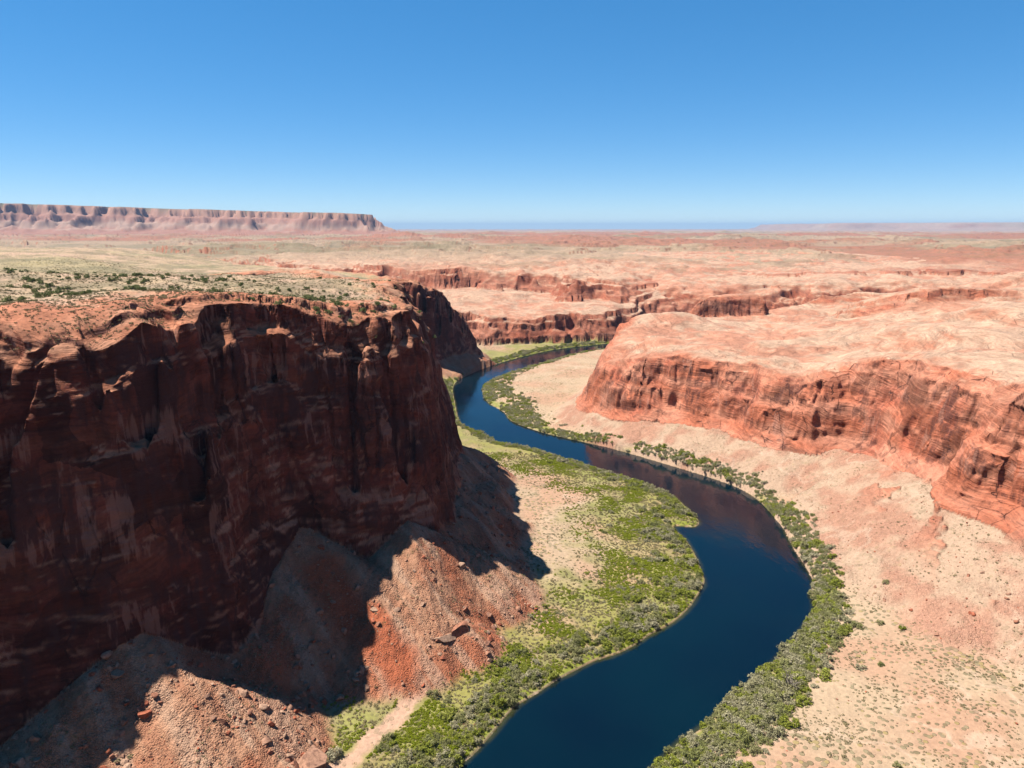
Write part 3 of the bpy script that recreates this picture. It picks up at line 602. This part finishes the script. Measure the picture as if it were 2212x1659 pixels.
# --- geometry-node scatter for what nobody could count
def scatter_object(name, pts, scale, rot, kind, sources, label, cat):
    me = bpy.data.meshes.new(name); me.vertices.add(len(pts)); me.vertices.foreach_set('co', np.asarray(pts, f32).ravel()); me.update()
    for nm, arr, ty in (('size', scale, 'FLOAT'), ('turn', rot, 'FLOAT'), ('sort', kind, 'INT')):
        a = me.attributes.new(nm, ty, 'POINT'); a.data.foreach_set('value', np.asarray(arr, np.int32 if ty == 'INT' else f32))
    o = link(name, me); tag(o, label, cat, None, 'stuff')
    ng = bpy.data.node_groups.new(name, 'GeometryNodeTree'); ng.interface.new_socket('Geometry', in_out='INPUT', socket_type='NodeSocketGeometry'); ng.interface.new_socket('Geometry', in_out='OUTPUT', socket_type='NodeSocketGeometry')
    N = ng.nodes.new; L = ng.links.new; gi = N('NodeGroupInput'); go = N('NodeGroupOutput'); jn = N('GeometryNodeJoinGeometry')
    def at(nm, ty):
        a = N('GeometryNodeInputNamedAttribute'); a.data_type = ty; a.inputs['Name'].default_value = nm; return a.outputs['Attribute']
    sz = at('size', 'FLOAT'); tr = at('turn', 'FLOAT'); so_ = at('sort', 'INT'); cx = N('ShaderNodeCombineXYZ'); L(tr, cx.inputs[2])
    for k, src in enumerate(sources):
        oi = N('GeometryNodeObjectInfo'); oi.inputs['Object'].default_value = src; oi.transform_space = 'ORIGINAL'; oi.inputs['As Instance'].default_value = True
        ip = N('GeometryNodeInstanceOnPoints'); cm = N('FunctionNodeCompare'); cm.data_type = 'INT'; cm.operation = 'EQUAL'
        L(so_, cm.inputs['A'] if cm.inputs['A'].type == 'INT' else [i for i in cm.inputs if i.name == 'A' and i.type == 'INT'][0]); [i for i in cm.inputs if i.name == 'B' and i.type == 'INT'][0].default_value = k
        L(gi.outputs[0], ip.inputs['Points']); L(cm.outputs[0], ip.inputs['Selection']); L(oi.outputs['Geometry'], ip.inputs['Instance']); L(cx.outputs[0], ip.inputs['Rotation']); L(sz, ip.inputs['Scale']); L(ip.outputs[0], jn.inputs[0])
    L(jn.outputs[0], go.inputs[0]); md = o.modifiers.new('scatter', 'NODES'); md.node_group = ng
    return o
bsrc = [o for o in COL.objects if o.name.startswith('boulder')][5:8]
def rubble():
    n = 300000; x = rng.uniform(-175, 260, n); y = rng.uniform(150, 560, n)
    keep = rng.random(n) < np.clip((230/np.hypot(x, y))**2, .05, 1); x, y = x[keep], y[keep]; z, m = ground(x, y)
    left = m['dL'] > m['dR']; dn = n2(x, y, 14, 411, 3)
    ok = (m['idx'] == 0) & (rng.random(len(x)) < m['talus']*np.where(left, .75, .4)*sstep(-.6, .35, dn)+.012) & in_frame(x, y, z, 40) & (m['dr'] > 6)
    x, y, z = x[ok], y[ok], z[ok]; s = np.minimum(.20+.15*rng.pareto(3., len(x)), .7)
    scatter_object('rubble', np.stack([x, y, z-.03], -1), s, rng.uniform(0, 6.28, len(x)), rng.integers(0, 3, len(x)), bsrc, 'small broken stones covering the slopes under the cliffs', 'rubble')
    return len(x)
log('rubble', rubble())

def leaf_material(name, c1, c2, trans=.18):
    t = NT(name); oi = t.n('ShaderNodeObjectInfo'); a = t.sep(t.attr('shade').outputs['Color'])[0]
    c = t.mix(oi.outputs['Random'], c1, c2); c = t.scale(c, t.rng(a, 0., 1., 0.36, .86, False))
    d = t.n('ShaderNodeBsdfDiffuse'); t.set(d.inputs[0], c); tr = t.n('ShaderNodeBsdfTranslucent'); t.set(tr.inputs[0], c); mx = t.n('ShaderNodeMixShader'); mx.inputs[0].default_value = trans
    t.t.links.new(d.outputs[0], mx.inputs[1]); t.t.links.new(tr.outputs[0], mx.inputs[2]); t.t.links.new(mx.outputs[0], t.out.inputs[0]); return t.m
def bark_material():
    t = NT('grey_bark'); P = t.pos(); return t.done(t.mix(t.noise(P, 3., 3), (.20, .16, .12), (.40, .35, .29)), .9)
BARK = bark_material()
LEAF = {'willow': leaf_material('willow_leaves', (.29, .32, .045), (.40, .41, .09), .38), 'tamarisk': leaf_material('tamarisk_leaves', (.28, .29, .10), (.40, .37, .17), .36),
        'saltbush': leaf_material('saltbush_leaves', (.38, .35, .19), (.48, .43, .27), .3), 'juniper': leaf_material('juniper_leaves', (.16, .19, .065), (.25, .27, .11), .25),
        'sage': leaf_material('sage_leaves', (.27, .235, .12), (.42, .34, .18), .15), 'grass': leaf_material('grass_blades', (.26, .31, .012), (.36, .38, .05), .35), 'drygrass': leaf_material('dry_grass', (.36, .29, .13), (.45, .37, .2), .2)}
def crown_mesh(kind, seed, w=1., h=.75, clumps=38, leaves=34, leaf=.085, base=.12, open_=.0):
    """unit crown (half width 1): clumps of leaf blades through a lopsided dome"""
    r = np.random.default_rng(seed); cen = []; 
    lob = r.uniform(0, 6.28, 3); la = r.uniform(.12, .3, 3)
    while len(cen) < clumps:
        p = r.uniform(-1, 1, 3); p[2] = r.uniform(0, 1); az = math.atan2(p[1], p[0]); R = 1+sum(la[k]*math.cos((k+1)*az+lob[k]) for k in range(3))
        q = math.sqrt(p[0]**2+p[1]**2+p[2]**2*.9)
        if q < R and q > .40+.2*r.random() and p[2] > .02: cen.append((p[0]*w*.86, p[1]*w*.86, base+p[2]*h))
    cen = np.array(cen); Vs = []; sh = []
    for c in cen:
        cr = r.uniform(.15, .30); tone = r.uniform(.15, .85)
        n = leaves; d = r.normal(size=(n, 3)); d /= np.linalg.norm(d, axis=1)[:, None]; rad = cr*np.cbrt(r.random(n))
        p = c+d*rad[:, None]*np.array([1, 1, .8]); p[:, 2] = np.maximum(p[:, 2], .02)
        nrm = d*.8+r.normal(size=(n, 3))*.7+np.array([0, 0, .35]); nrm /= np.linalg.norm(nrm, axis=1)[:, None]
        a = np.cross(nrm, r.normal(size=(n, 3))); a /= np.linalg.norm(a, axis=1)[:, None]; b = np.cross(nrm, a)
        L = leaf*r.uniform(.6, 1.35, (n, 1)); W = L*r.uniform(.45, .8, (n, 1))
        Vs.append(np.stack([p-a*L-b*W*.3, p+b*W, p+a*L+b*W*.2, p-b*W], 1)); sh.append(np.clip(tone+r.normal(size=n)*.16, 0, 1))
    Vs = np.concatenate(Vs).reshape(-1, 3); sh = np.repeat(np.concatenate(sh), 4)
    me = mesh_from('crown', Vs, np.arange(len(Vs)).reshape(-1, 4), False); set_attr(me, 'shade', np.stack([sh, sh, sh, np.ones(len(sh))], -1)); me.materials.append(LEAF[kind])
    return me, cen
def tube(Vl, Fl, pts, r0, r1, ns=6):
    pts = np.asarray(pts, float); base = sum(len(v) for v in Vl); k = len(pts); ring = []
    for i, p in enumerate(pts):
        t = pts[min(i+1, k-1)]-pts[max(i-1, 0)]; t /= np.linalg.norm(t)+1e-9; a = np.cross(t, (0.3, 1, .1)); a /= np.linalg.norm(a)+1e-9; b = np.cross(t, a); rr = r0+(r1-r0)*i/(k-1)
        ring.append([p+rr*(a*math.cos(j*2*math.pi/ns)+b*math.sin(j*2*math.pi/ns)) for j in range(ns)])
    Vl.append(np.array(ring).reshape(-1, 3))
    for i in range(k-1):
        for j in range(ns): Fl.append((base+i*ns+j, base+i*ns+(j+1) % ns, base+(i+1)*ns+(j+1) % ns, base+(i+1)*ns+j))
def trunk_mesh(seed, cen, n=9, r0=.045, fork=False):
    r = np.random.default_rng(seed); Vl, Fl = [], []
    for c in cen[r.permutation(len(cen))[:n]]:
        s = np.array([r.uniform(-.09, .09), r.uniform(-.09, .09), -.08]); m1 = s+(c-s)*.4+np.array([0, 0, .12])+r.normal(size=3)*.04; m2 = s+(c-s)*.75+r.normal(size=3)*.05
        tube(Vl, Fl, [s, m1, m2, c], r0*r.uniform(.7, 1.2), r0*.22)
        if fork:
            for _ in range(3):
                e = m2+r.normal(size=3)*np.array([.22, .22, .14])+np.array([0, 0, .12]); tube(Vl, Fl, [m1+(m2-m1)*r.random(), (m2+e)/2+r.normal(size=3)*.03, e], r0*.4, r0*.1, 5)
    me = mesh_from('trunk', np.concatenate(Vl), np.array(Fl)); me.materials.append(BARK); return me
KIND = {}
for kd, cfg in {'willow': dict(n=3, h=.72, clumps=44, leaves=36, leaf=.075), 'tamarisk': dict(n=3, h=.74, clumps=46, leaves=38, leaf=.062), 'saltbush': dict(n=3, h=.70, clumps=40, leaves=34, leaf=.066), 'juniper': dict(n=2, h=.85, clumps=30, leaves=30, leaf=.085), 'sage': dict(n=2, h=.55, clumps=16, leaves=22, leaf=.11)}.items():
    n = cfg.pop('n'); KIND[kd] = []
    for i in range(n):
        me, cen = crown_mesh(kd, 500+17*i+len(kd), **cfg); KIND[kd].append((me, trunk_mesh(700+i, cen)))
me, cen = crown_mesh('saltbush', 917, h=.95, clumps=20, leaves=16, leaf=.05, base=.3); KIND['bare'] = [(me, trunk_mesh(918, cen, 16, .05, True))]
NAMEK = {'willow': ('willow_shrub', 'shrub'), 'tamarisk': ('tamarisk_shrub', 'shrub'), 'saltbush': ('grey_shrub', 'shrub'), 'juniper': ('juniper', 'shrub'), 'sage': ('sage_bush', 'shrub'), 'bare': ('bare_tree', 'tree')}
SRC = {}
def plant(kd, x, y, z, s, label, group=None, var=None, hs=1.):
    v = rng.integers(len(KIND[kd])) if var is None else var; nm, cat = NAMEK[kd]
    e = bpy.data.objects.new(nm, None); COL.objects.link(e); e.empty_display_size = 1; e.location = (x, y, z); e.rotation_euler = (0, 0, rng.uniform(0, 6.28)); e.scale = (s, s, s*hs)
    tag(e, label, cat, group)
    for pn, me in zip(('crown', 'trunk'), KIND[kd][v]):
        o = bpy.data.objects.new(pn, me); COL.objects.link(o); o.parent = e
        if pn == 'crown': SRC.setdefault((kd, v), o)
    return e
plant('bare', 109, 257, ground([109.], [257.])[0][0], 5.6, 'grey half bare tree with forked trunk beside the pale sand on the outer bank', None, 0, 1.1)
def riverside():
    gx, gy = np.meshgrid(np.arange(-90, 190, 2.25), np.arange(170, 1180, 2.25)); x = gx.ravel()+rng.uniform(-1.2, 1.2, gx.size); y = gy.ravel()+rng.uniform(-1.2, 1.2, gx.size)
    z, m = ground(x, y); dr = m['dr']; inner = river_side(x, y); q = n2(x, y, 26, 421, 3); q2_ = n2(x, y, 60, 425, 2)
    far = y > 560
    wR = np.interp(y, [150, 210, 260, 300, 340, 400, 470, 560, 600, 640, 700, 760, 830, 1000], [30, 26, 23, 17, 14, 15, 12, 13, 17, 24, 36, 44, 30, 14])
    wL = np.interp(y, [150, 230, 262, 300, 350, 400, 450, 520, 560, 640, 760, 900, 1100], [40, 38, 38, 46, 56, 56, 40, 22, 22, 14, 12, 26, 22])
    pr = np.where(inner, sstep(1.1, .25, dr/wL)*np.where(dr < 14, .80, .10+.65*sstep(.0, .35, q)), sstep(1.1, .6, dr/wR)*.92)
    pr = np.where(~inner & (y > 560), pr*sstep(-.35, .2, q+.25*(dr < 12)), pr)
    pr = pr*np.where(dr < np.where(inner, 2.2, -.2), 0, 1)
    pr = np.where(inner & (y < 430) & (y > 265), pr*(.42+.58*sstep(-.1, .35, q+q2_*.5)), pr)
    ok = (m['idx'] == 0) & (~inner | (m['talus'] < .8)) & (z > .2) & (wash_d(x, y) > 4.5) & (rng.random(x.size) < pr)
    spit = inner & (y > 404) & (y < 436) & (x > 97); ok &= ~spit
    x, y, z, dr, inner, q, q2_ = [a[ok] for a in (x, y, z, dr, inner, q, q2_)]
    n = len(x); s = np.where(inner, rng.uniform(1.1, 2.5, n)+1.3*(rng.random(n) < .16), rng.uniform(1.5, 2.8, n)+1.3*(rng.random(n) < .18))
    s *= np.where(~inner & (y > 330), .78, 1); s *= np.where(inner & (dr > 26) & (y > 265), .72, 1); s = np.where(y > 560, s*.95, s)
    u = rng.random(n)+n2(x, y, 13, 431, 2)*.55
    kd = np.where(inner, np.where(u < .30, 0, np.where(u < .68, 1, 2)), np.where(u < .28, 0, np.where(u < .66, 1, 2)))
    vis_ = in_frame(x, y, z, 10); vis_[vis_] &= visible(x[vis_], y[vis_], z[vis_])
    ang = s/np.hypot(np.hypot(x, y), CAMZ-z)*np.where(vis_, 1, 0)
    o = np.argsort(-ang); top = o[:298]; rest = o[298:]
    K = ['willow', 'tamarisk', 'saltbush']; D = ['bright green leafy', 'olive green feathery', 'pale grey green']
    for i in top:
        if inner[i]:
            where = 'by the sandy wash' if y[i] < 268 else 'inside the near bend' if y[i] < 400 else 'behind the grassy spit'
        else:
            where = 'below the wide sandy slope' if y[i] < 330 else 'below the butte rubble'
        edge = ' at the waterline' if dr[i] < 7 else ' behind the bank'
        sz = 'tall ' if s[i] > 2.8 else 'low ' if s[i] < 1.9 else ''
        l = sz+D[kd[i]]+' shrub'+edge+' '+where
        plant(K[kd[i]], x[i], y[i], z[i]-.16*s[i], s[i], l, l, None, rng.uniform(.85, 1.2))
    srcs = [SRC[(k, 0)] for k in K]
    scatter_object('riverside_thicket', np.stack([x, y, z-.16*s], -1)[rest], s[rest], rng.uniform(0, 6.28, len(rest)), kd[rest], srcs, 'dense green and grey scrub lining both banks of the river', 'thicket')
    return n
log('riverside', riverside())
def sand_shrubs():
    # scattered round bushes on the open sand and talus
    for x, y, k, s, l in [(163, 340, 'willow', 3.6, 'bright green round bush standing on sand behind the outer bank scrub'), (183, 329, 'tamarisk', 1.9, 'small dark bush on sand by the outer bank'), (156, 301, 'tamarisk', 2.9, 'wide olive bush on the sandy flat by the outer bank'), (168, 303, 'tamarisk', 1.9, 'middle bush of three in a line on the sandy flat'), (175, 298, 'willow', 1.7, 'end bush of three in a line on the sandy flat'), (128, 211, 'tamarisk', 1.6, 'lone round bush low on the wide sandy slope'), (165, 384, 'tamarisk', 3.4, 'big olive bush behind the bank scrub at the river bulge'), (143, 268, 'saltbush', 2.3, 'grey low bush on the sandy slope'), (152, 270, 'tamarisk', 1.7, 'small olive bush beside a grey one on the sandy slope')]:
        plant(k, x, y, ground([float(x)], [float(y)])[0][0]-.1, s, l, None)
sand_shrubs()
def junipers():
    n = 9000; x = rng.uniform(-380, -40, n); y = rng.uniform(255, 620, n); z, m = ground(x, y); q = n2(x, y, 40, 441, 2); az = np.abs(y-(392+.12*(x+150)))
    pr = sstep(-.25, .5, q)*np.where(az < 85, .26, .03)*sstep(14, 26, m['dL'])
    ok = (m['idx'] == 1) & (rng.random(n) < pr) & in_frame(x, y, z, 0); x, y, z = x[ok], y[ok], z[ok]; v = visible(x, y, z+1.5); print('JUN', len(x), v.sum()); x, y, z = x[v], y[v], z[v]
    s = rng.uniform(.9, 2.3, len(x)); o = np.argsort(-s/np.hypot(x, y))[:270]
    for i in o:
        l = ('big' if s[i] > 1.8 else 'small' if s[i] < 1.3 else 'middling')+' dark green juniper on the plateau '+('close behind the cliff rim' if y[i] < 345 else 'among others in the belt of green' if y[i] < 470 else 'far back on the open scrub')
        plant('juniper', x[i], y[i], z[i]-.1, s[i], l, l)
    return len(o)
log('junipers', junipers())
def tufts():
    k0 = KIND['sage'][0][0]
    e1 = plant('sage', 150, 232, ground([150.], [232.])[0][0], .8, 'brownish sage bush alone on the sandy slope', None, 0); e2 = plant('sage', 176, 262, ground([176.], [262.])[0][0], .8, 'dull sage bush near the red slabs on the sandy slope', None, 1)
    n = 330000; x = rng.uniform(-460, 330, n); y = rng.uniform(150, 900, n); keep = rng.random(n) < np.clip((330/np.hypot(x, y))**2, .05, 1); x, y = x[keep], y[keep]
    z, m = ground(x, y); left = m['dL'] > m['dR']; q = n2(x, y, 20, 451, 3)
    pr = np.where((m['idx'] == 0) & (m['dr'] > 8), .62*sstep(-.15, .5, q)*(1-.55*m['talus'])*(wash_d(x, y) > 4), 0); pr = np.where((m['idx'] == 1) & (m['dL'] > 24), .8*sstep(-.7, .2, q), pr)
    ok = (rng.random(len(x)) < pr) & in_frame(x, y, z, 30); x, y, z = x[ok], y[ok], z[ok]; s = rng.uniform(.22, .62, len(x))*np.where(rng.random(len(x)) < .06, 1.7, 1)
    scatter_object('desert_scrub', np.stack([x, y, z-.02], -1), s, rng.uniform(0, 6.28, len(x)), rng.integers(0, 2, len(x)), [SRC[('sage', 0)], SRC[('sage', 1)]], 'low sage and saltbush dotted over sand and plateau', 'scrub')
    a = len(x)
    n = 130000; x = rng.uniform(-80, 125, n); y = rng.uniform(190, 560, n); z, m = ground(x, y); q = n2(x, y, 22, 461, 3); inner = river_side(x, y)
    pr = np.where(inner & (m['idx'] == 0) & (m['dr'] > .8), sstep(1.2, .5, m['dr']/62)*(.25+.75*sstep(-.2, .35, q)), 0)*(wash_d(x, y) > 4)*(1-m['talus'])
    ok = (rng.random(n) < pr) & in_frame(x, y, z, 20); x, y, z, q = x[ok], y[ok], z[ok], q[ok]; s = rng.uniform(.35, .95, len(x)); kd = np.where(q+rng.normal(size=len(x))*.25 > .05, 0, 1)
    gm = []
    for kk, (kn, hh) in enumerate((('grass', .6), ('drygrass', .55))):
        me, _ = crown_mesh(kn, 930+kk, h=hh, clumps=14, leaves=22, leaf=.12, base=.02); gm.append(me)
    # the tufts are real ones standing on the bank; their meshes also serve the scatter
    srcs = []
    for kk, (gx_, gy_, l) in enumerate([(70, 330, 'bright green grass tuft on the inner bank meadow'), (40, 345, 'straw coloured grass tuft on the inner bank meadow')]):
        o = bpy.data.objects.new('grass_tuft', gm[kk]); COL.objects.link(o); o.location = (gx_, gy_, ground([float(gx_)], [float(gy_)])[0][0]); o.scale = (.9,)*3; tag(o, l, 'grass tuft'); srcs.append(o)
    scatter_object('meadow_grass', np.stack([x, y, z-.02], -1), s, rng.uniform(0, 6.28, len(x)), kd, srcs, 'bright and straw coloured grass covering the inner bank', 'grass')
    return a, len(x)
log('tufts', tufts())
# ------------------------------------------------------------------ air, sun, sky, camera
def haze():
    x, z0, z1 = 60000., -9., 480.
    v = [(a*x, b*x, c) for c in (z0, z1) for a, b in ((-1, -1), (1, -1), (1, 1), (-1, 1))]
    f = [(3,2,1,0),(4,5,6,7),(0,1,5,4),(1,2,6,5),(2,3,7,6),(3,0,4,7)]
    me = bpy.data.meshes.new('haze'); me.from_pydata(v, [], f); me.update()
    m = bpy.data.materials.new('thin_air'); m.use_nodes = True; t = m.node_tree; t.nodes.clear()
    o = t.nodes.new('ShaderNodeOutputMaterial'); p = t.nodes.new('ShaderNodeVolumePrincipled')
    p.inputs['Color'].default_value = (.22, .37, .60, 1); p.inputs['Density'].default_value = HAZE; p.inputs['Anisotropy'].default_value = .0
    t.links.new(p.outputs[0], o.inputs['Volume'])
    tag(link('haze', me, m), 'thin blue air over the whole desert', 'haze', None, 'stuff')
HAZE = 2.1e-5
haze()
sun = bpy.data.lights.new('sun', 'SUN'); sun.energy = 5.0; sun.angle = math.radians(.53); sun.color = (1, .955, .89)
so = bpy.data.objects.new('sun', sun); COL.objects.link(so)
from mathutils import Vector
so.rotation_euler = Vector(SUN).to_track_quat('Z', 'Y').to_euler(); so.location = (-200, -60, 400)
w = bpy.data.worlds.new('World'); scene.world = w; w.use_nodes = True; nt = w.node_tree; bg = nt.nodes['Background']
sk = nt.nodes.new('ShaderNodeTexSky'); sk.sky_type = 'NISHITA'; sk.sun_disc = False; sk.sun_elevation = SUN_EL
sk.sun_rotation = math.atan2(SUN[0], SUN[1]); sk.altitude = 4000; sk.air_density = 1.0; sk.dust_density = 0; sk.ozone_density = 6.0
hs = nt.nodes.new('ShaderNodeHueSaturation'); hs.inputs['Saturation'].default_value = 1.58
gm = nt.nodes.new('ShaderNodeGamma'); gm.inputs[1].default_value = .6
nt.links.new(sk.outputs[0], gm.inputs[0]); nt.links.new(gm.outputs[0], hs.inputs['Color']); nt.links.new(hs.outputs[0], bg.inputs[0]); bg.inputs[1].default_value = .106
cam = bpy.data.cameras.new('camera'); cam.sensor_width = 36; cam.lens = 36*FPX/2304; cam.clip_start = .5; cam.clip_end = 150000
co = bpy.data.objects.new('camera', cam); COL.objects.link(co); co.location = (0, 0, CAMZ); co.rotation_euler = (math.pi/2-PITCH, 0, 0)
scene.camera = co
scene.view_settings.view_transform = 'Standard'; scene.view_settings.look = 'None'; scene.view_settings.exposure = 1.5; scene.view_settings.gamma = 1
scene.cycles.max_bounces = 6; scene.cycles.diffuse_bounces = 1; scene.cycles.glossy_bounces = 3; scene.cycles.transparent_max_bounces = 6; scene.cycles.volume_bounces = 0
scene.cycles.use_denoising = True; scene.cycles.denoising_input_passes = 'RGB_ALBEDO_NORMAL'; scene.cycles.denoising_prefilter = 'ACCURATE'
log('done')
